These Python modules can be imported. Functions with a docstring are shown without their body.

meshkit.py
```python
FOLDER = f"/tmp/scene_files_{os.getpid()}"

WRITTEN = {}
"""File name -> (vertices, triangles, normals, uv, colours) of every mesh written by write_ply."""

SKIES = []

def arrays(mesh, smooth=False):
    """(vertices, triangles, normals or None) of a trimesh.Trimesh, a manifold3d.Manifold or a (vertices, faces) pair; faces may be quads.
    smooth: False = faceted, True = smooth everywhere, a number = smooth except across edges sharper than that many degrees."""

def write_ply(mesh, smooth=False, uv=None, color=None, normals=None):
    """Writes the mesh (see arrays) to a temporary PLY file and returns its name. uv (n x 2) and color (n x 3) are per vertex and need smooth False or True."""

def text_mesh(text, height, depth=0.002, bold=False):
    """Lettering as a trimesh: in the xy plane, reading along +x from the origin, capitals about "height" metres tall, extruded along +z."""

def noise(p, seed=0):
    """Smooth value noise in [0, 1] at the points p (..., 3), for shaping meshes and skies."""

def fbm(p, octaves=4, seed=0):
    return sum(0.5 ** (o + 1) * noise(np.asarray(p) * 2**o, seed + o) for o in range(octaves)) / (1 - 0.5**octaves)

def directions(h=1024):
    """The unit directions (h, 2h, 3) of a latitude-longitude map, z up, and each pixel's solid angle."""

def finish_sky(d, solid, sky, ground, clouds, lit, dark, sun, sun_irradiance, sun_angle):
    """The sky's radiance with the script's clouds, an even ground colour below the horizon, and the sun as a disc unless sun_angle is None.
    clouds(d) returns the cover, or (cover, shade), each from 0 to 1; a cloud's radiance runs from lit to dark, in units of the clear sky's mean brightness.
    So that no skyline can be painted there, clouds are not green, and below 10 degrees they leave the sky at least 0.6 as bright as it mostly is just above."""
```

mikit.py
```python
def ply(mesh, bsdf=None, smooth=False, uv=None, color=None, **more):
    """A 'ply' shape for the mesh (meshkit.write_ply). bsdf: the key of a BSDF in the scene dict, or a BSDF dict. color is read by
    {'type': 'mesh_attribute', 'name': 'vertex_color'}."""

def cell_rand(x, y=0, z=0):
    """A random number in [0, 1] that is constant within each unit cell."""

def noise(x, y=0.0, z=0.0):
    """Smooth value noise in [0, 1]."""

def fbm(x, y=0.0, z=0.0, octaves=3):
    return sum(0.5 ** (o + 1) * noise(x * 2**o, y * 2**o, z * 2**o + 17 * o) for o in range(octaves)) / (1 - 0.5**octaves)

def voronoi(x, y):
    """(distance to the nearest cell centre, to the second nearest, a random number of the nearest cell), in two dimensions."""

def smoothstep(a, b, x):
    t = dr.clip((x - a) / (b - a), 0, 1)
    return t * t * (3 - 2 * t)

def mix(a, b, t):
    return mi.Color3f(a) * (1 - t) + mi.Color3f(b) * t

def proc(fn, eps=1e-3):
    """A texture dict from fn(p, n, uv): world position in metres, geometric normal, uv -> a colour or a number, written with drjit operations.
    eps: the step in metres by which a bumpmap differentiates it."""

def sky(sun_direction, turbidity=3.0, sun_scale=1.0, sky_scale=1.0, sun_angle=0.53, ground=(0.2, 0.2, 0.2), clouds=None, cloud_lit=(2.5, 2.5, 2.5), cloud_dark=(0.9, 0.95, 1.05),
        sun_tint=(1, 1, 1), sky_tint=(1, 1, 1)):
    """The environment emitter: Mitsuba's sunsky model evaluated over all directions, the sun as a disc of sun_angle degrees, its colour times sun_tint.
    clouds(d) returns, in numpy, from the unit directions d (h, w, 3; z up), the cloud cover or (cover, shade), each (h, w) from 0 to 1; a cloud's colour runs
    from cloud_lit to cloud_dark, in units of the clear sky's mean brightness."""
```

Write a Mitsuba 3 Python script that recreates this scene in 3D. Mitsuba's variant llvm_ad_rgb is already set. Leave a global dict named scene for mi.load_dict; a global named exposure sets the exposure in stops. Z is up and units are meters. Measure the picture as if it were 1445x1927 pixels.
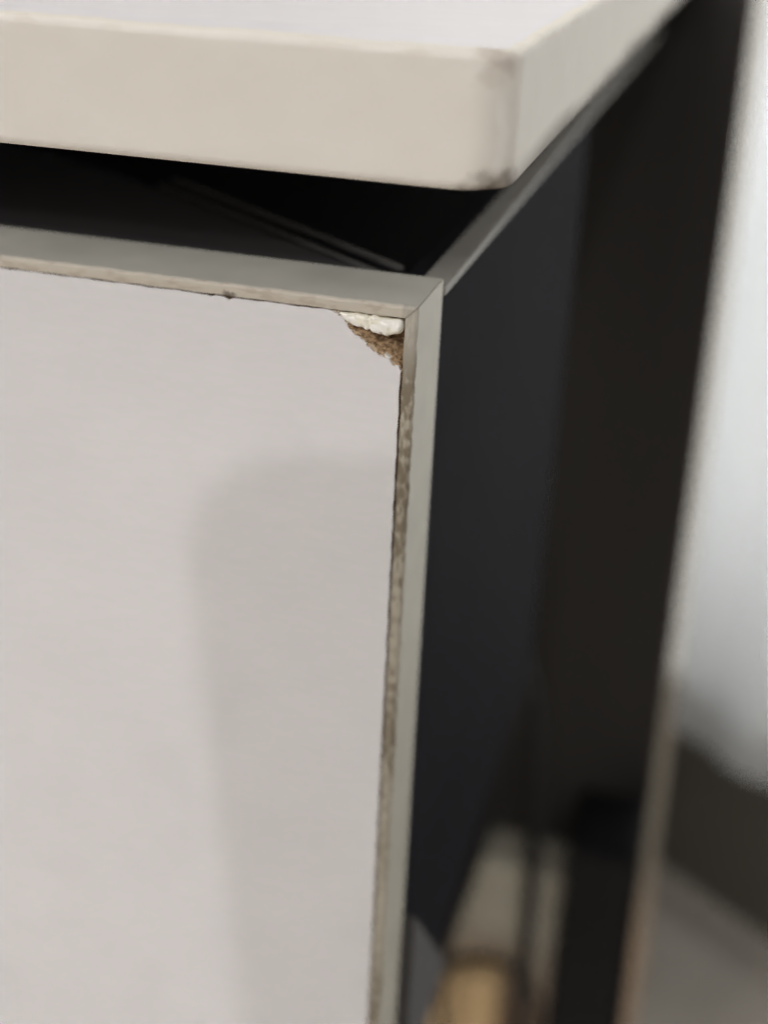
import math, random
import numpy as np, trimesh, mitsuba as mi, drjit as dr
import mikit, meshkit
from mikit import proc, noise, fbm, smoothstep, mix, cell_rand
from shapely.geometry import Polygon
import manifold3d as m3

T = mi.ScalarTransform4f
scene, labels = {}, {}
rng = np.random.default_rng(7)
random.seed(7)

# ---------------------------------------------------------------- camera, lamps, exposure
CAM = np.array([0.04661, -0.19680, 0.06422])
FWD = np.array([-0.22345, 0.86519, -0.44891])
UPV = np.array([-0.15716, 0.42254, 0.89261])
RIGHT = np.cross(FWD, UPV)
scene['camera'] = {'type': 'thinlens', 'fov': 2 * math.degrees(math.atan(722.5 / 2435.26)), 'fov_axis': 'x',
                   'aperture_radius': 0.0029, 'focus_distance': 0.2065, 'near_clip': 0.001, 'far_clip': 60.0,
                   'to_world': T().look_at(origin=CAM.tolist(), target=(CAM + FWD).tolist(), up=UPV.tolist())}
exposure = -0.06
scene['ambient'] = {'type': 'constant', 'radiance': {'type': 'rgb', 'value': [0.10, 0.098, 0.095]}}


def emit(v, c=(1.0, 0.965, 0.945)):
    return {'type': 'area', 'radiance': {'type': 'rgb', 'value': [v * x for x in c]}}


LAMPS = [  # centre, size x, size y, radiance
    ((-0.65, -2.25, 1.80), 1.2, 0.45, 17.6),
    ((-1.70, -2.90, 1.80), 1.2, 0.45, 35.0),
    ((-0.90, -0.35, 1.80), 1.2, 0.45, 8.0),
    ((1.70, -1.60, 1.80), 1.2, 0.45, 6.4),
]
DOWNLIGHT = ((0.470, -3.22, 1.62), 0.050, 740.0)

# ---------------------------------------------------------------- helpers
def obj(key, mesh, bsdf, smooth=False, **kw):
    k, n = key, 0
    while k in scene:
        n += 1
        k = f'{key}_{n:03d}'
    scene[k] = mikit.ply(mesh, bsdf, smooth=smooth, **kw)
    return k


def tag(key, label=None, category=None, **kw):
    labels[key] = {**({'label': label} if label else {}), **({'category': category} if category else {}), **kw}


def rounded_box(x0, x1, y0, y1, z0, z1, r=0.0008):
    s = m3.Manifold.sphere(r, 12)
    pts = [s.translate([x, y, z]) for x in (x0 + r, x1 - r) for y in (y0 + r, y1 - r) for z in (z0 + r, z1 - r)]
    return m3.Manifold.batch_hull(pts)


def tmesh(m):
    q = m.to_mesh()
    return trimesh.Trimesh(np.array(q.vert_properties[:, :3]), np.array(q.tri_verts), process=False)


def moved(mesh, mat):
    m = tmesh(mesh) if hasattr(mesh, 'to_mesh') else mesh.copy()
    m.apply_transform(mat)
    return m


def tube(points, r, sides=14, n=60):
    from scipy.interpolate import CubicSpline
    p = np.asarray(points, float)
    s = np.r_[0, np.cumsum(np.linalg.norm(np.diff(p, axis=0), axis=1))]
    q = CubicSpline(s, p)(np.linspace(0, s[-1], n))
    t = np.gradient(q, axis=0)
    t /= np.linalg.norm(t, axis=1, keepdims=True)
    a = np.cross(t, [0.93, 0.21, 0.3])
    a /= np.linalg.norm(a, axis=1, keepdims=True)
    b = np.cross(t, a)
    ang = np.arange(sides) * 2 * np.pi / sides
    v = (q[:, None] + r * (np.cos(ang)[None, :, None] * a[:, None] + np.sin(ang)[None, :, None] * b[:, None])).reshape(-1, 3)
    f = []
    for i in range(n - 1):
        for j in range(sides):
            k = (j + 1) % sides
            f += [[i * sides + j, i * sides + k, (i + 1) * sides + k], [i * sides + j, (i + 1) * sides + k, (i + 1) * sides + j]]
    c0, c1 = len(v), len(v) + 1
    v = np.vstack([v, q[0], q[-1]])
    for j in range(sides):
        k = (j + 1) % sides
        f += [[c0, k, j], [c1, (n - 1) * sides + j, (n - 1) * sides + k]]
    return trimesh.Trimesh(v, f, process=False)


def sweep(profiles):
    """rings of points (n, m, 3), each ring closed; ends capped with fans"""
    R = np.asarray(profiles)
    n, m = R.shape[:2]
    v = R.reshape(-1, 3)
    i, j = np.meshgrid(np.arange(n - 1), np.arange(m), indexing='ij')
    k = (j + 1) % m
    q = np.stack([i * m + j, i * m + k, (i + 1) * m + k, (i + 1) * m + j], -1).reshape(-1, 4)
    f = np.vstack([q[:, [0, 1, 2]], q[:, [0, 2, 3]]])
    v = np.vstack([v, R[0].mean(0), R[-1].mean(0)])
    jj = np.arange(m)
    f = np.vstack([f, np.stack([np.full(m, len(v) - 2), (jj + 1) % m, jj], 1),
                   np.stack([np.full(m, len(v) - 1), (n - 1) * m + jj, (n - 1) * m + (jj + 1) % m], 1)])
    t = trimesh.Trimesh(v, f, process=False)
    if t.volume < 0:
        t.invert()
    return t


# ---------------------------------------------------------------- materials
def principled(color, rough=0.5, spec=0.5, bump=None, bscale=1.0, **kw):
    col = color if isinstance(color, dict) else {'type': 'rgb', 'value': list(color)}
    b = {'type': 'principled', 'base_color': col, 'roughness': rough, 'specular': spec, **kw}
    if bump is not None:
        b = {'type': 'bumpmap', 'arbitrary': bump, 'scale': bscale, 'bsdf': b}
    return {'type': 'twosided', 'bsdf': b}


def white_laminate(p, n, uv):
    a = fbm(p.x * 260, p.y * 260, p.z * 900, 2)
    b = noise(p.x * 55 + 9, p.y * 40, p.z * 60)
    c = mix((0.742, 0.730, 0.737), (0.768, 0.756, 0.763), a)
    # handling smudges and a few faint scuffs
    sm = smoothstep(0.58, 0.80, fbm(p.x * 42 + 3, p.y * 42, p.z * 34, 3))
    return c * (0.98 + 0.035 * b) * (1 - 0.030 * sm)


def peel(p, n, uv):
    return 0.6 * noise(p.x * 2600, p.y * 2600, p.z * 2600) + 0.4 * noise(p.x * 1100, p.y * 1100, p.z * 2400 + 5)


def cream_top(p, n, uv):
    """cream edge band of the table top: cloudy cream, brown rubbed corners, grimy arrises"""
    x, y, z = p.x, p.y, p.z
    cl = fbm(x * 120, y * 120, z * 120, 3)
    c = mix((0.735, 0.695, 0.630), (0.785, 0.75, 0.69), cl)
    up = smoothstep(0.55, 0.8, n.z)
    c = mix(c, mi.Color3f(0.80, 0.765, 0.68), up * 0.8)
    # grazes where the corner has been knocked
    d1 = dr.sqrt(dr.square((x - 0.0112) * 0.8) + dr.square((y + 0.0077) * 0.8) + dr.square(z - 0.0398))
    d2 = dr.sqrt(dr.square((x - 0.0110) * 0.5) + dr.square((y + 0.0078) * 0.5) + dr.square((z - 0.0212) * 1.2))
    ragged = (fbm(x * 330, y * 330, z * 330, 3) - 0.5) * 0.0052
    w1 = 1 - smoothstep(0.0, 0.0040, d1 + ragged)
    w2 = 1 - smoothstep(0.0, 0.0044, d2 + ragged)
    c = mix(c, mi.Color3f(0.33, 0.235, 0.175), w1 * 0.55)
    c = mix(c, mi.Color3f(0.13, 0.095, 0.065), w2 * 0.92)
    # highlight of the rounded corner, painted into the colour
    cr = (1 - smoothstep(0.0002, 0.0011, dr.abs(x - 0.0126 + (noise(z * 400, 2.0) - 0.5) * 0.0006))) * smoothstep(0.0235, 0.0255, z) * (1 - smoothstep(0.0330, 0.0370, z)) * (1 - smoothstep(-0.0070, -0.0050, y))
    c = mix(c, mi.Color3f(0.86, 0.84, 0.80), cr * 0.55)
    # grime on the lower arris of the right side, with shade painted in
    side = smoothstep(0.0125, 0.0142, x)
    low = 1 - smoothstep(0.0213, 0.0268, z + (fbm(y * 45, x * 60, z * 90, 2) - 0.5) * 0.003)
    c = mix(c, mi.Color3f(0.15, 0.125, 0.10), low * side * 0.9)
    # little scuffs at the upper arris
    s = smoothstep(0.70, 0.80, noise(x * 210 + 3, y * 210, z * 500)) * smoothstep(0.0396, 0.0405, z)
    return mix(c, mi.Color3f(0.50, 0.42, 0.33), s * 0.14)


def brushed(p, n, uv):
    """faint diagonal sanding lines"""
    a = p.x + p.y
    s, t = a * 0.74 + p.z * 0.67, a * 0.67 - p.z * 0.74
    return 0.7 * noise(t * 3600, s * 520, 1.0) + 0.35 * noise(t * 1700, s * 260, 7.0) + 0.5 * noise(a * 2400, p.z * 2400, 3.0)


def cream_band(p, n, uv):
    """edge band of the front: greenish cream, its narrow front lip mottled with grime"""
    x, y, z = p.x, p.y, p.z
    base = mix((0.475, 0.455, 0.395), (0.53, 0.505, 0.44), fbm(x * 150, y * 150, z * 150, 2))
    right = smoothstep(-0.0030, -0.0024, x)
    lip = 1 - smoothstep(0.0002, 0.0009, y + (noise(x * 700, z * 700, 2.0) - 0.5) * 0.0006)
    m = fbm(x * 2400, y * 1200, z * 620, 3)
    long = noise(z * 95, x * 130, 4.0)
    grime = smoothstep(0.36, 0.62, m * 0.6 + long * 0.4)
    dirty = mix((0.155, 0.12, 0.072), (0.43, 0.39, 0.315), grime)
    depth = smoothstep(-0.004, -0.016, z)
    c = mix(base, dirty, lip * right * (0.25 + 0.62 * depth))
    # the top lip is cleaner: cream with a dull brown line on its upper arris
    toplip = lip * (1 - right)
    c = mix(c, mi.Color3f(0.60, 0.54, 0.45), toplip * 0.6)
    br = smoothstep(0.50, 0.75, fbm(x * 420, z * 1200, y * 300, 3))
    c = mix(c, mi.Color3f(0.30, 0.22, 0.15), toplip * br * 0.28)
    # nick, and the mitre joint's dirt
    nick = (1 - smoothstep(0.0006, 0.0016, dr.abs(x + 0.0328))) * (1 - smoothstep(0.0003, 0.0007, dr.abs(z + 0.0019) + (m - 0.5) * 0.0008))
    c = mix(c, mi.Color3f(0.12, 0.09, 0.07), nick * lip * 0.75)
    mit = 1 - smoothstep(0.00008, 0.00034, dr.abs(x - z))
    corner = smoothstep(-0.0026, -0.0022, x) * smoothstep(-0.0026, -0.0022, z)
    c = mix(c, mi.Color3f(0.22, 0.19, 0.15), mit * corner * 0.6)
    # cooler, slightly darker and uneven tone on the top face
    topface = smoothstep(0.6, 0.9, n.z)
    return mix(c, c * mi.Color3f(0.89, 0.93, 0.97) * (0.86 + 0.22 * noise(x * 60, y * 90, 1.0)), topface)


def seam(p, n, uv):
    return mix((0.055, 0.032, 0.018), (0.20, 0.13, 0.07), fbm(p.x * 900, p.y * 900, p.z * 500, 3))


def fibre(p, n, uv):
    a = fbm(p.x * 1400 + p.z * 900, p.y * 1500, p.z * 2100, 3)
    b = noise(p.x * 3600, p.y * 3000, p.z * 3600)
    return mix((0.15, 0.09, 0.048), (0.50, 0.35, 0.21), smoothstep(0.25, 0.75, 0.7 * a + 0.3 * b))


def glue(p, n, uv):
    a = fbm(p.x * 600, p.y * 600, p.z * 600, 2)
    c = mix((0.86, 0.83, 0.70), (0.93, 0.92, 0.87), smoothstep(0.3, 0.6, a))
    return mix(c, mi.Color3f(0.34, 0.22, 0.12), smoothstep(0.66, 0.8, fbm(p.x * 500 + 4, p.y * 500, p.z * 700, 2)) * 0.4)


def dark_panel(p, n, uv):
    return mix((0.0160, 0.0160, 0.0198), (0.0195, 0.0195, 0.0235), fbm(p.x * 40, p.y * 40, p.z * 40, 2))


def wood_dark(p, n, uv):
    return mix((0.035, 0.0335, 0.0325), (0.046, 0.043, 0.041), fbm(p.x * 60, p.y * 60, p.z * 5, 3))


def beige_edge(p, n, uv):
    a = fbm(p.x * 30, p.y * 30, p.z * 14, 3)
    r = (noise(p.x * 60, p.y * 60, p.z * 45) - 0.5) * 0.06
    dimmed = 1 - smoothstep(-0.37, -0.30, p.z + r)  # light fading down the edge is painted into its colour
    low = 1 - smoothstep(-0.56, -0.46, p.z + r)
    c = mix(mix((0.80, 0.78, 0.74), (0.88, 0.87, 0.84), a), mi.Color3f(0.19, 0.16, 0.115), dimmed * 0.9)
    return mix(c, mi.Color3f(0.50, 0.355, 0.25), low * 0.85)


def cloth(p, n, uv):
    w = 0.5 + 0.25 * dr.sin(p.z * 5200) + 0.25 * dr.sin((p.x - p.y) * 5200)
    return mix((0.82, 0.825, 0.81), (0.87, 0.87, 0.86), fbm(p.x * 9, p.y * 9, p.z * 5, 2)) * (0.97 + 0.03 * w)


def floor_tex(p, n, uv):
    a = fbm(p.x * 14, p.y * 14, 0.0, 4)
    b = noise(p.x * 260, p.y * 260, 1.0)
    return mix((0.46, 0.42, 0.365), (0.60, 0.55, 0.48), 0.75 * a + 0.25 * b)


def card(p, n, uv):
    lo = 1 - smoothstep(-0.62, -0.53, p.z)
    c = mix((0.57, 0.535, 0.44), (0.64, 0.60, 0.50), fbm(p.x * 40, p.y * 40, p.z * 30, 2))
    return mix(c, mi.Color3f(0.54, 0.38, 0.265), lo * 0.85)  # warm bounce light painted into the lower part of the box


def orange_wood(p, n, uv):
    return mix((0.72, 0.49, 0.25), (0.84, 0.61, 0.35), fbm(p.x * 90, p.y * 90, p.z * 18, 3))


scene['m_white'] = principled(proc(white_laminate), 0.42, 0.45, proc(peel, 5e-5), 4.5e-5)
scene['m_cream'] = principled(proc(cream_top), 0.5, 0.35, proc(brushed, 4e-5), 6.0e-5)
scene['m_band'] = principled(proc(cream_band), 0.42, 0.4, proc(peel, 5e-5), 3.0e-5)
scene['m_seam'] = principled(proc(seam), 0.8, 0.2)
scene['m_fibre'] = principled(proc(fibre), 0.8, 0.2, proc(peel, 5e-5), 9e-5)
scene['m_torn'] = principled((0.50, 0.39, 0.27), 0.8, 0.2, proc(peel, 5e-5), 6e-5)
scene['m_glue'] = principled(proc(glue), 0.2, 0.9, clearcoat=0.6, clearcoat_gloss=0.9)
scene['m_panel'] = principled(proc(dark_panel), 0.55, 0.008)
scene['m_black'] = principled((0.006, 0.006, 0.0068), 0.6, 0.12)
scene['m_bracket'] = principled((0.055, 0.054, 0.056), 0.5, 0.3)
scene['m_lip'] = principled((0.10, 0.098, 0.095), 0.45, 0.4)
scene['m_reflection'] = principled((0.088, 0.087, 0.091), 0.6, 0.3)  # grey that imitates a reflection in the side panel
scene['m_rail'] = principled((0.27, 0.265, 0.245), 0.45, 0.4)
scene['m_wood_dark'] = principled(proc(wood_dark), 0.6, 0.25)
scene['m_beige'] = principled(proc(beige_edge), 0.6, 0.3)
scene['m_cloth'] = {'type': 'principledthin', 'base_color': proc(cloth), 'roughness': 0.9, 'diff_trans': 0.9}
scene['m_floor'] = principled(proc(floor_tex), 0.55, 0.3)
scene['m_skirt'] = principled((0.125, 0.116, 0.098), 0.5, 0.35)
scene['m_card'] = principled(proc(card), 0.8, 0.2)
scene['m_orange'] = principled(proc(orange_wood), 0.6, 0.3)
scene['m_cable'] = principled((0.009, 0.009, 0.0098), 0.5, 0.2)
scene['m_housing'] = principled((0.7, 0.7, 0.7), 0.5, 0.4)
scene['m_phone'] = principled((0.03, 0.03, 0.033), 0.3, 0.5)

# ---------------------------------------------------------------- floor, curtain, skirting
FZ = -0.74
H = np.array([-0.8317, 0.5552, 0.0])           # direction of the wall behind (turned 34 degrees)
N = np.array([0.5552, 0.8317, 0.0])            # away from the desk
fl = trimesh.Trimesh([[-6, -6, FZ], [6, -6, FZ], [6, 6, FZ], [-6, 6, FZ]], [[0, 1, 2], [0, 2, 3]], process=False)
tag(obj('floor', fl, 'm_floor'), kind='structure')

BASE = 0.668                                    # distance of the curtain plane along N


def along(s, d, z):
    return H * s + N * d + np.array([0, 0, z])


def curtain():
    s = np.linspace(-1.6, 1.9, 700)
    z = np.linspace(-0.572, 1.55, 60)
    S, Z = np.meshgrid(s, z, indexing='ij')
    ph = S * 2 * np.pi / 0.165
    low = np.clip((0.9 - Z) / 1.5, 0, 1)
    D = 0.005 * np.sin(ph + 0.9 * np.sin(S * 7.3) + 0.5 * Z) * (0.45 + 0.55 * low) + 0.003 * np.sin(S * 2 * np.pi / 0.071 + 2 * Z)
    HZ = Z + 0.003 * np.sin(S * 9) * (Z < -0.55)
    front = np.stack([H[0] * S + N[0] * (BASE - 0.03 + D), H[1] * S + N[1] * (BASE - 0.03 + D), HZ], -1)
    back = front + N * 0.0012
    a, b = S.shape
    i, j = np.meshgrid(np.arange(a - 1), np.arange(b - 1), indexing='ij')
    q = np.stack([i * b + j, i * b + j + 1, (i + 1) * b + j + 1, (i + 1) * b + j], -1).reshape(-1, 4)
    return np.vstack([front.reshape(-1, 3)]), q


cv, cq = curtain()
tag(obj('curtain', (cv, cq), 'm_cloth', smooth=True), 'white curtain hanging in soft folds at the right, its hem above a dark skirting board', 'curtain')


def wall_box(s0, s1, d0, d1, z0, z1, r=0.003):
    m = np.eye(4)
    m[:3, 0], m[:3, 1] = H, N
    m[:3, 0] = -H
    return moved(rounded_box(-s1, -s0, d0, d1, z0, z1, r), m)


tag(obj('skirting_board', wall_box(-1.6, 1.9, BASE, BASE + 0.02, FZ, -0.50), 'm_skirt', smooth=30), 'dark brown skirting board on the floor below the hem of the white curtain', 'skirting board')

# unseen emitter added behind the curtain to brighten the cloth; its sill stands above the hem
WIN0, WIN1, WZ0, WZ1 = -0.55, 0.75, -0.435, 0.55
wv = np.array([along(s_, BASE + 0.16, z_) for s_, z_ in ((WIN0, WZ0), (WIN1, WZ0), (WIN1, WZ1), (WIN0, WZ1))])
wm = trimesh.Trimesh(wv, [[0, 1, 2], [0, 2, 3]], process=False)
if wm.face_normals[0] @ N > 0:
    wm.invert()
scene['added_window__pane'] = mikit.ply(wm, 'm_housing', emitter=emit(1.55, (0.97, 1.0, 1.02)))
scene['added_window__frame'] = mikit.ply(trimesh.util.concatenate([wall_box(WIN0 - 0.05, WIN1 + 0.05, BASE + 0.13, BASE + 0.2, WZ0 - 0.05, WZ0 - 0.001), wall_box(WIN0 - 0.05, WIN1 + 0.05, BASE + 0.13, BASE + 0.2, WZ1 + 0.001, WZ1 + 0.05)]), 'm_housing', smooth=30)
tag('added_window', 'added unseen light source behind the white curtain', 'added_window')

# ---------------------------------------------------------------- the desk
XT, YT, ZB, TH = 0.0145, -0.00976, 0.02134, 0.020
RC = 0.0066                                     # corner radius in plan
DEPTH = 0.725
LEFT = -0.62


def top_band():
    path, nrm = [], []
    for x in np.linspace(LEFT, -0.10, 30)[:-1]:
        path.append((x, YT)); nrm.append((0, -1))
    for x in np.linspace(-0.10, XT - RC, 240):
        path.append((x, YT)); nrm.append((0, -1))
    for a in np.linspace(-90, 0, 22)[1:-1]:
        c, s = math.cos(math.radians(a)), math.sin(math.radians(a))
        path.append((XT - RC + RC * c, YT + RC + RC * s)); nrm.append((c, s))
    for y in np.linspace(YT + RC, 0.10, 200):
        path.append((XT, y)); nrm.append((1, 0))
    for y in np.linspace(0.10, DEPTH, 60)[1:]:
        path.append((XT, y)); nrm.append((1, 0))
    r, w = 0.0016, 0.0024
    prof = [(w, 0.0), (0.9 * r, 0.0)]
    for a in np.linspace(0, 90, 7):
        prof.append((r - r * math.sin(math.radians(a)), r - r * math.cos(math.radians(a))))
    for t in np.linspace(0, 1, 14)[1:-1]:
        prof.append((0.0, r + (TH - 2 * r) * t))
    for a in np.linspace(90, 0, 9):
        prof.append((r - r * math.sin(math.radians(a)), TH - r + r * math.cos(math.radians(a))))
    prof += [(r * 1.2, TH), (w, TH)]
    rings, s = [], 0.0
    last = path[0]
    for (x, y), (nx, ny) in zip(path, nrm):
        s += math.hypot(x - last[0], y - last[1]); last = (x, y)
        ring = []
        knock = 0.0008 * math.exp(-(((x - 0.0120) ** 2 + (y + 0.0078) ** 2) ** 0.5 / 0.0042) ** 2)
        for d, h in prof:
            # slightly uneven hand-trimmed upper arris
            k = max(0.0, (h - (TH - 0.0022)) / 0.0022)
            wob = 0.00009 * math.sin(s * 190 + 1.3) + 0.00006 * math.sin(s * 511) + 0.00003 * math.sin(s * 1190 + 2)
            low = max(0.0, 1 - h / 0.0055) ** 1.3      # the lower corner is knocked in, the upper one a little
            hi = max(0.0, 1 - (TH - h) / 0.004) ** 1.3
            pull = d + knock * (0.85 * low + 0.30 * hi)
            ring.append((x - nx * pull, y - ny * pull, ZB + h + k * wob + knock * (0.25 * low - 0.25 * hi)))
        rings.append(ring)
    return sweep(rings)


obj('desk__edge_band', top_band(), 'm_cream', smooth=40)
labels['desk__edge_band'] = {'label': 'cream edge band of the table top, rubbed brown at its corner'}


def plan(inset):
    r = max(RC - inset, 0.0005)
    a = np.radians(np.linspace(-90, 0, 14))
    pts = [(LEFT, DEPTH), (LEFT, YT + inset)]
    pts += [(XT - inset - r + r * math.cos(t), YT + inset + r + r * math.sin(t)) for t in a]
    pts += [(XT - inset, DEPTH)]
    return Polygon(pts)


up_, lo_ = trimesh.creation.extrude_polygon(plan(0.00225), TH - 0.0071), trimesh.creation.extrude_polygon(plan(0.0062), 0.0070)
up_.apply_translation([0, 0, ZB + 0.0070])
lo_.apply_translation([0, 0, ZB + 0.00002])
tops = trimesh.util.concatenate([up_, lo_])
obj('desk__table_top', tops, 'm_white')
labels['desk__table_top'] = {'label': 'white laminate table top'}

# front panel: white laminate sheet with a chipped corner on a fibre core, banded on top and right
BW = 0.0022
DL, DB, DT = -0.58, -0.235, 0.018


def front_outline(grow=0.0):
    pts = [(DL, DB), (-0.0026, DB)]
    for z in np.linspace(DB, -0.0120, 260)[1:]:
        w = 0.00006 * math.sin(z * 900) + 0.00005 * math.sin(z * 2300 + 1) + 0.00003 * math.sin(z * 5100)
        pts.append((-0.00262 + w, z))
    chip = [(-0.00242, -0.0116), (-0.0032, -0.01075), (-0.0047, -0.00975), (-0.0062, -0.0090), (-0.0076, -0.0082), (-0.0086, -0.0076), (-0.0097, -0.0067),
            (-0.0109, -0.0057), (-0.0121, -0.0047), (-0.0131, -0.0036), (-0.0140, -0.0029), (-0.0149, -0.00245)]
    r = np.random.default_rng(3 + int(grow > 0))
    walk = 0.0
    for (x0, z0), (x1, z1) in zip(chip[:-1], chip[1:]):
        for t in np.arange(0, 1, 0.143):
            walk = 0.6 * walk + r.normal(0, 0.00016)
            e = walk - grow
            pts.append((x0 + (x1 - x0) * t - 0.6 * e, z0 + (z1 - z0) * t - 0.78 * e))
    pts.append(chip[-1])
    for x in np.linspace(-0.0152, -0.14, 380):
        w = 0.00007 * math.sin(x * 700) + 0.00005 * math.sin(x * 1900 + 1) + 0.00003 * math.sin(x * 5200)
        nick = 0.00055 * math.exp(-((x + 0.0330) / 0.0007) ** 2) + 0.0003 * math.exp(-((x + 0.0362) / 0.0005) ** 2)
        pts.append((x, -0.00243 + w - nick))
    pts.append((DL, -0.00243))
    return pts


def xz_prism(pts, y0, y1):
    m = trimesh.creation.extrude_polygon(Polygon(pts), y1 - y0)
    v = m.vertices.copy()
    m.vertices = np.stack([v[:, 0], y0 + (y1 - y0) - v[:, 2], v[:, 1]], 1)
    if m.volume < 0:
        m.invert()
    return m


obj('desk__front_panel', xz_prism(front_outline(), 0.00008, 0.00052), 'm_white')
labels['desk__front_panel'] = {'label': 'white laminate front panel with its upper right corner chipped off'}
hole = [(DL, DB), (-BW - 0.00002, DB), (-BW - 0.00002, -0.0128), (-0.0165, -0.0128), (-0.0165, -BW - 0.00002), (DL, -BW - 0.00002)]
torn = Polygon(front_outline(0.00032)).buffer(0).intersection(Polygon([(-0.022, -0.018), (-0.00235, -0.018), (-0.00235, -0.00235), (-0.022, -0.00235)]))
torn = max(torn.geoms, key=lambda g: g.area) if torn.geom_type != 'Polygon' else torn
obj('desk__torn_layer', xz_prism(list(torn.exterior.coords)[:-1], 0.00055, 0.00088), 'm_torn')
labels['desk__torn_layer'] = {'label': 'tan torn paper layer showing along the chipped corner'}
core = trimesh.util.concatenate([xz_prism(hole, 0.00092, 0.0060),
                                 xz_prism([(DL, DB), (-BW - 0.00002, DB), (-BW - 0.00002, -BW - 0.00002), (DL, -BW - 0.00002)], 0.0060, DT - 0.0002)])
obj('desk__panel_core', core, 'm_seam')
labels['desk__panel_core'] = {'label': 'brown board core of the front panel behind the seam'}


def np_noise(x, y, seed=0):
    r = np.random.default_rng(seed).random((64, 64))
    xi, yi = np.floor(x).astype(int), np.floor(y).astype(int)
    fx, fy = x - xi, y - yi
    fx, fy = fx * fx * (3 - 2 * fx), fy * fy * (3 - 2 * fy)
    g = lambda a, b: r[(xi + a) % 64, (yi + b) % 64]
    return (g(0, 0) * (1 - fx) + g(1, 0) * fx) * (1 - fy) + (g(0, 1) * (1 - fx) + g(1, 1) * fx) * fy


def grid_mesh(X, Y, Z, keep=None):
    a, b = X.shape
    i, j = np.meshgrid(np.arange(a - 1), np.arange(b - 1), indexing='ij')
    q = np.stack([i * b + j, (i + 1) * b + j, (i + 1) * b + j + 1, i * b + j + 1], -1).reshape(-1, 4)
    m = trimesh.Trimesh(np.stack([X, Y, Z], -1).reshape(-1, 3), np.vstack([q[:, [0, 1, 2]], q[:, [0, 2, 3]]]), process=False)
    return m


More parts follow.
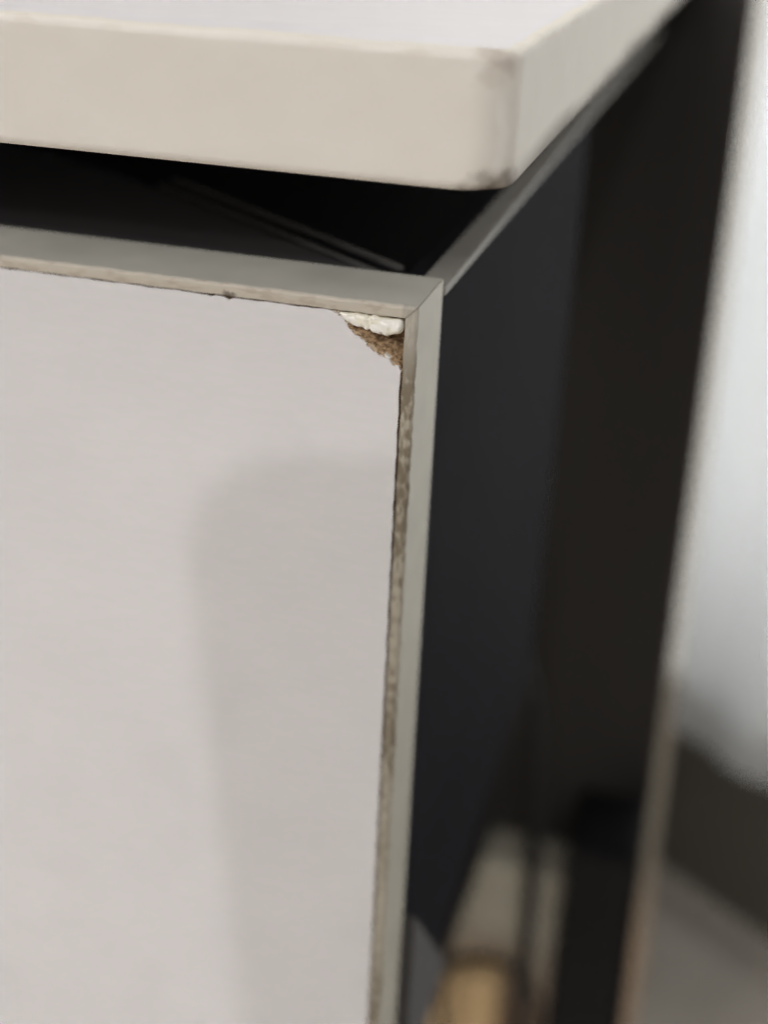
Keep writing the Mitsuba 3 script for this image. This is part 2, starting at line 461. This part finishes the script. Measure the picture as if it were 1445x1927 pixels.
# bare fibre in the chip: falls away behind the broken laminate, deepest near the corner
gx, gz = np.meshgrid(np.linspace(-0.0166, -0.00222, 170), np.linspace(-0.0129, -0.00222, 130), indexing='ij')
ax, az, bx, bz = -0.00242, -0.0116, -0.0149, -0.00245
L = math.hypot(bx - ax, bz - az)
inside = ((gx - ax) * -(bz - az) + (gz - az) * (bx - ax)) / L * -1
inside = np.where(inside < 0, inside, inside)
nz = (np_noise(gx * 2600, gz * 2600, 1) - 0.5) * 0.0005 + (np_noise(gx * 900 + gz * 500, gz * 1500, 2) - 0.5) * 0.0009 + (np_noise(gx * 6000, gz * 6000, 3) - 0.5) * 0.0002
gy = 0.00100 + np.clip(inside, 0, 0.0034) * 1.25 + nz * np.clip(inside / 0.0012, 0, 1)
gy = np.clip(gy, 0.00093, 0.0057)
obj('desk__chip_core', grid_mesh(gx, gy, gz), 'm_fibre', smooth=True)
labels['desk__chip_core'] = {'label': 'bare brown fibre in the chipped corner of the front panel'}

# crushed glossy roll of glue and torn laminate below the top band
t = np.linspace(0, 1, 220)
a = np.linspace(0, 2 * np.pi, 48, endpoint=False)
rings = []
for ti in t:
    x = -0.01400 + ti * (0.01400 - 0.00255)
    grow = np.clip(ti / 0.42, 0, 1) ** 0.8
    endr = math.sqrt(max(1e-4, 1 - np.clip((ti - 0.93) / 0.07, 0, 1) ** 2))
    rz = (0.00030 + 0.00120 * grow) * endr
    ry = (0.00035 + 0.00120 * grow) * endr
    cz = -0.00275 - 0.00115 * grow
    cy = 0.00105 + 0.0001 * grow
    ring = []
    for k in a:
        lump = 1 + 0.55 * (np_noise(np.array(ti * 11 + 1.7), np.array(math.sin(k) * 1.2 + 5), 5) - 0.5) + 0.09 * (np_noise(np.array(ti * 22), np.array(k * 2.2 + 9), 6) - 0.5) + 0.03 * (np_noise(np.array(ti * 90), np.array(k * 5), 7) - 0.5)
        lump *= 1 - 0.22 * math.exp(-((ti - 0.50) / 0.03) ** 2)
        ring.append((x, cy - ry * math.cos(k) * lump, cz + rz * math.sin(k) * lump))
    rings.append(ring)
obj('desk__glue_roll', sweep(rings), 'm_glue', smooth=True)
labels['desk__glue_roll'] = {'label': 'shiny cream lump of crushed glue in the chipped corner'}

# torn flakes along the broken edge
r = np.random.default_rng(11)
for kx, kz, sz, tint in ((-0.0143, -0.0027, 0.0009, 'm_band'), (-0.0128, -0.0038, 0.0011, 'm_glue'), (-0.0112, -0.0052, 0.0010, 'm_fibre'),
                         (-0.0098, -0.0064, 0.0009, 'm_fibre'), (-0.0064, -0.0087, 0.0008, 'm_fibre'), (-0.0049, -0.0094, 0.0009, 'm_glue'), (-0.0030, -0.0106, 0.0009, 'm_fibre')):
    pts = []
    for i in range(7):
        an = i / 7 * 2 * np.pi
        rad = sz * (0.55 + 0.5 * r.random())
        u_, v_ = rad * math.cos(an), 0.32 * rad * math.sin(an)
        pts.append((kx + u_ * 0.78 + v_ * 0.62, kz - u_ * 0.62 + v_ * 0.78))
    m = xz_prism(Polygon(pts).convex_hull.exterior.coords[:-1], 0.00045, 0.0016)
    m.vertices[:, 1] += (m.vertices[:, 0] - kx) * 0.5
    obj('desk__torn_flake', m, tint)


def panel_band(kind):
    """kind 'top' or 'right': profile in (depth y, across), mitred at the corner"""
    rr = 0.0008
    prof = [(DT, -BW), (0.0009, -BW), (0.00012, -BW + 0.00002)]
    prof += [(0.0, -BW + 0.0003)]
    for k in np.linspace(0, 90, 8):
        prof.append((rr - rr * math.cos(math.radians(k)), -rr + rr * math.sin(math.radians(k))))
    prof += [(0.006, 0.0), (0.012, 0.0), (DT - 0.0005, 0.0), (DT, -0.0005)]
    out = []
    far = DL if kind == 'top' else DB
    st = np.r_[0.0, np.geomspace(0.0005, 0.12, 160), 0.3] if kind == 'top' else np.r_[0.0, np.geomspace(0.0005, -DB - 0.0001, 200)]
    for s in st:
        ring = []
        for y, c in prof:
            e = min(c - 0.00001, c - s) if s else c - 0.00001
            lim = (-s - abs(c)) if s else (c - 0.00001)
            pos = lim if s else c - 0.00001
            w = 0.00005 * math.sin(s * 800 + (1 if kind == 'top' else 0)) + 0.00003 * math.sin(s * 2700)
            cc = c + (w if y < 0.003 else 0) * min(1, s / 0.004)
            ring.append((pos, y, cc) if kind == 'top' else (cc, y, pos))
        out.append(ring)
    return sweep(out)


obj('desk__edge_band', panel_band('top'), 'm_band', smooth=35)
labels['desk__edge_band_001'] = {'label': 'grey cream edge band along the top of the front panel'}
obj('desk__edge_band', panel_band('right'), 'm_band', smooth=35)
labels['desk__edge_band_002'] = {'label': 'cream edge band down the right edge of the front panel with grimy seam'}

# body behind the front panel
obj('desk__side_panel', rounded_box(-0.0105, -0.0004, DT + 0.0003, 0.217, -0.2060, -0.0042, 0.0006), 'm_panel', smooth=30)
labels['desk__side_panel'] = {'label': 'dark grey side panel behind the front panel'}
obj('desk__side_panel', rounded_box(DL, DL + 0.01, DT + 0.0003, 0.217, -0.2060, -0.0042, 0.0006), 'm_panel', smooth=30)
obj('desk__rear_panel', rounded_box(DL + 0.0103, -0.0108, 0.207, 0.217, -0.2057, -0.0125, 0.0006), 'm_panel', smooth=30)
obj('desk__bottom_panel', rounded_box(DL + 0.0103, -0.0108, DT + 0.0003, 0.2067, -0.2057, -0.1960, 0.0006), 'm_panel', smooth=30)
obj('desk__side_rail', rounded_box(-0.0050, 0.0003, DT + 0.0003, DEPTH - 0.006, -0.0034, -0.0018, 0.0003), 'm_rail', smooth=30)
labels['desk__side_rail'] = {'label': 'narrow grey cream rail under the right side of the table top'}
obj('desk__inner_board', rounded_box(DL + 0.0103, -0.0086, DT + 0.0003, DEPTH - 0.02, -0.0120, -0.0090, 0.0006), 'm_black', smooth=30)
labels['desk__inner_board'] = {'label': 'black board inside the gap under the table top'}
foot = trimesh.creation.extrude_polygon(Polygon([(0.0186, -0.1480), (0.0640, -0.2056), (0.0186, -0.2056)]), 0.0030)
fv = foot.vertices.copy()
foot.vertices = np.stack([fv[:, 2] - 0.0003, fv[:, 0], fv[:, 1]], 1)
obj('desk__reflection_wedge', foot, 'm_reflection')  # added wedge in place of a blurred reflection, not a desk part
labels['desk__reflection_wedge'] = {'label': 'added grey wedge standing in for a reflection low on the dark side panel'}
# corner bracket: a dark plate with a folded double lip running back from the corner
plate = trimesh.creation.extrude_polygon(Polygon([(-0.5, DT + 0.0006), (-0.0090, DT + 0.0006), (-0.0120, 0.0238), (-0.0900, 0.0790), (-0.5, 0.292)]), 0.0012)
plate.apply_translation([0, 0, -0.0045])
obj('desk__bracket_plate', plate, 'm_bracket')
labels['desk__bracket_plate'] = {'label': 'dark bracket plate in the gap under the table top'}
p0, p1 = np.array([-0.0125, 0.0250, -0.0030]), np.array([-0.0790, 0.0735, -0.0030])
for k in (0, 1):
    off = np.array([0.0022, 0.0030, 0.0008]) * k
    obj('desk__bracket_lip', tube([p0 + off, (p0 + p1) / 2 + off, p1 + off], 0.00055 + 0.00015 * k, 10, 12), 'm_lip', smooth=True)
# support posts: the desk stands on four of them, with the rail of the rear pair under the top
for x, y in ((-0.56, 0.04), (-0.56, 0.60), (-0.22, 0.60), (-0.22, 0.04)):
    front = y < 0.1
    obj('desk__leg', rounded_box(x - 0.018, x + 0.018, y, y + 0.036, FZ, (-0.2063 if front else ZB - 0.0003), 0.002), 'm_black', smooth=30)
tag('desk', 'white desk corner with cream edges, chipped front panel and dark grey side', 'desk')

# ---------------------------------------------------------------- things behind and under the desk
# dark upright board with a beige edge, turned like the wall and leaning a little
FR = np.array([0.0405, 0.4500, 0.0])
bd = np.eye(4)
bd[:3, 0], bd[:3, 1] = -H, N
lean = math.atan((0.0600 - 0.0396) / 0.638)
bd[:3, 3] = [0.0400, 0.4500, 0.0153]
sh = np.eye(4)
ry = trimesh.transformations.rotation_matrix(-lean * 1.18, [0, 1, 0])
mat = bd @ ry
LB = 0.775
obj('dark_board__face', moved(rounded_box(-0.42, -0.0002, 0.0006, 0.0119, -LB, 0.004, 0.0008), mat), 'm_wood_dark', smooth=30)
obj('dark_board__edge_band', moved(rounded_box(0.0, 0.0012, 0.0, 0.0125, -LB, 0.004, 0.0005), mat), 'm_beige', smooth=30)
labels['dark_board__edge_band'] = {'label': 'beige edge of the dark board with fading light painted in'}
tag('dark_board', 'tall dark brown board with a beige edge standing behind the desk', 'board')

# pale box, wooden block and black case on the floor
obj('pale_box', rounded_box(-0.055, 0.0115, 0.424, 0.455, FZ, -0.486, 0.003), 'm_card', smooth=30)
tag('pale_box', 'blurred pale beige upright box on the floor behind the hanging cables', 'box')
blk = m3.Manifold.batch_hull([m3.Manifold.sphere(0.006, 16).translate([x, y, z]) for x, y, z in
                              ((-0.054, 0.395, FZ + 0.006), (-0.022, 0.395, FZ + 0.006), (-0.043, 0.412, FZ + 0.006), (-0.022, 0.412, FZ + 0.006),
                               (-0.055, 0.395, -0.562), (-0.024, 0.395, -0.556), (-0.044, 0.412, -0.562), (-0.024, 0.412, -0.556))])
obj('wooden_block', blk, 'm_orange', smooth=30)
tag('wooden_block', 'orange brown wooden block standing in front of the pale box', 'block')
obj('black_case__shell', rounded_box(0.0130, 0.0525, 0.385, 0.436, FZ, -0.425, 0.004), 'm_black', smooth=30)
obj('black_case__front_cover', rounded_box(0.0150, 0.0505, 0.3825, 0.3853, FZ + 0.01, -0.431, 0.001), 'm_cable', smooth=30)
tag('black_case', 'black upright case at the foot of the dark board', 'case')

c1 = [(-0.012, 0.222, -0.19), (-0.0105, 0.27, -0.26), (-0.0165, 0.30, -0.3194), (-0.0330, 0.30, -0.4071), (-0.0425, 0.30, -0.458), (-0.0504, 0.30, -0.496), (-0.075, 0.31, -0.62), (-0.14, 0.33, FZ + 0.004)]
obj('cable', tube(c1, 0.0042, 14, 90), 'm_cable', smooth=True)
tag('cable', 'black cable slanting down to the left below the dark side panel', 'cable')
c2 = [(-0.020, 0.222, -0.18), (-0.006, 0.28, -0.26), (-0.0005, 0.30, -0.3254), (0.003, 0.30, -0.3972), (0.0045, 0.30, -0.4781), (0.004, 0.31, -0.60), (-0.02, 0.34, FZ + 0.005)]
obj('cable', tube(c2, 0.0034, 14, 90), 'm_cable', smooth=True)
c3 = [(-0.075, 0.36, -0.66), (-0.050, 0.372, -0.565), (-0.0441, 0.375, -0.527), (-0.0283, 0.375, -0.518), (-0.0128, 0.375, -0.5195), (-0.0022, 0.378, -0.530), (0.004, 0.385, -0.60), (0.002, 0.40, FZ + 0.004)]
obj('cable', tube(c3, 0.0026, 12, 90), 'm_cable', smooth=True)
tag('cable_002', 'thin black cable looping across the front of the orange brown block', 'cable')
tag('cable_001', 'black cable hanging straight down in front of the pale box', 'cable')

# ---------------------------------------------------------------- lamps (overhead, out of the picture)
names = ['ceiling light panel above and behind the left of the camera', 'ceiling light panel far behind the camera to the right',
         'ceiling light panel above the left of the desk', 'ceiling light panel above the right of the desk']
for i, (c, sx, sy, v) in enumerate(LAMPS):
    k = 'ceiling_light' if i == 0 else f'ceiling_light_{i:03d}'
    x, y, z = c
    q = trimesh.Trimesh([[x - sx / 2, y - sy / 2, z], [x + sx / 2, y - sy / 2, z], [x + sx / 2, y + sy / 2, z], [x - sx / 2, y + sy / 2, z]], [[0, 2, 1], [0, 3, 2]], process=False)
    scene[k + '__diffuser'] = mikit.ply(q, 'm_housing', emitter=emit(v))
    scene[k + '__housing'] = mikit.ply(rounded_box(x - sx / 2 - 0.02, x + sx / 2 + 0.02, y - sy / 2 - 0.02, y + sy / 2 + 0.02, z + 0.003, z + 0.05, 0.004), 'm_housing', smooth=30)
    tag(k, names[i], 'ceiling light')
(c, rad, v) = DOWNLIGHT
ang = np.linspace(0, 2 * np.pi, 32, endpoint=False)
aim = np.array([0.0, 0.0, 0.0]) - np.array(c)
aim /= np.linalg.norm(aim)
e1 = np.cross(aim, [0, 0, 1.0]); e1 /= np.linalg.norm(e1)
e2 = np.cross(aim, e1)
dv = np.vstack([[c], [np.array(c) + rad * (math.cos(t_) * e1 + math.sin(t_) * e2) for t_ in ang]])
df = [[0, 1 + i, 1 + (i + 1) % 32] for i in range(32)]
dm = trimesh.Trimesh(dv, df, process=False)
if dm.face_normals[0] @ aim < 0:
    dm.invert()
scene['spotlight__lens'] = mikit.ply(dm, 'm_housing', emitter=emit(v))
body = trimesh.creation.cylinder(rad + 0.008, 0.10, 32)
body.apply_transform(trimesh.geometry.align_vectors([0, 0, 1], -aim))
body.apply_translation(np.array(c) - aim * 0.053)
scene['spotlight__body'] = mikit.ply(body, 'm_phone', smooth=30)
tag('spotlight', 'small round spotlight high behind the camera', 'spotlight')

# ---------------------------------------------------------------- phone on a stand just behind the camera: its shadow lies on the front panel
def slab(w, h, d, rc):
    return m3.CrossSection.square([w - 2 * rc, h - 2 * rc], True).offset(rc, m3.JoinType.Round, circular_segments=40)


ph = m3.Manifold.extrude(slab(0.075, 0.155, 0.008, 0.018), 0.008)
pm = np.eye(4)
pm[:3, 0], pm[:3, 1], pm[:3, 2] = RIGHT, UPV, -FWD
pc = CAM - FWD * 0.008 - RIGHT * (0.058 - 0.0375) + UPV * (0.012 - 0.0775)
pm[:3, 3] = pc
scene['phone'] = mikit.ply(moved(ph, pm), 'm_phone', smooth=30)
tag('phone', 'dark phone on a floor stand in front of the desk, outside the picture', 'phone')
low = pc - UPV * 0.079 - FWD * 0.004
foot = np.array([low[0], low[1] - 0.10, FZ])
scene['phone_stand__clamp'] = mikit.ply(moved(rounded_box(-0.02, 0.02, -0.006, 0.0005, -0.004, 0.014, 0.002), np.block([[pm[:3, :3], low[:, None]], [np.zeros((1, 3)), np.ones((1, 1))]])), 'm_black', smooth=30)
scene['phone_stand__post'] = mikit.ply(tube([low - UPV * 0.004, (low + foot) / 2, foot + np.array([0, 0, 0.02])], 0.006, 14, 20), 'm_black', smooth=True)
for k in range(3):
    an = math.radians(210 + 120 * k)
    kk = 'phone_stand__leg' if k == 0 else f'phone_stand__leg_{k:03d}'
    end = foot + np.array([0.16 * math.cos(an), 0.16 * math.sin(an), 0.005])
    hub = foot + np.array([0, 0, 0.20])
    scene[kk] = mikit.ply(tube([hub, (hub + end) / 2, end], 0.005, 12, 8), 'm_black', smooth=True)
tag('phone_stand', 'black three legged floor stand holding the phone, outside the picture', 'stand')
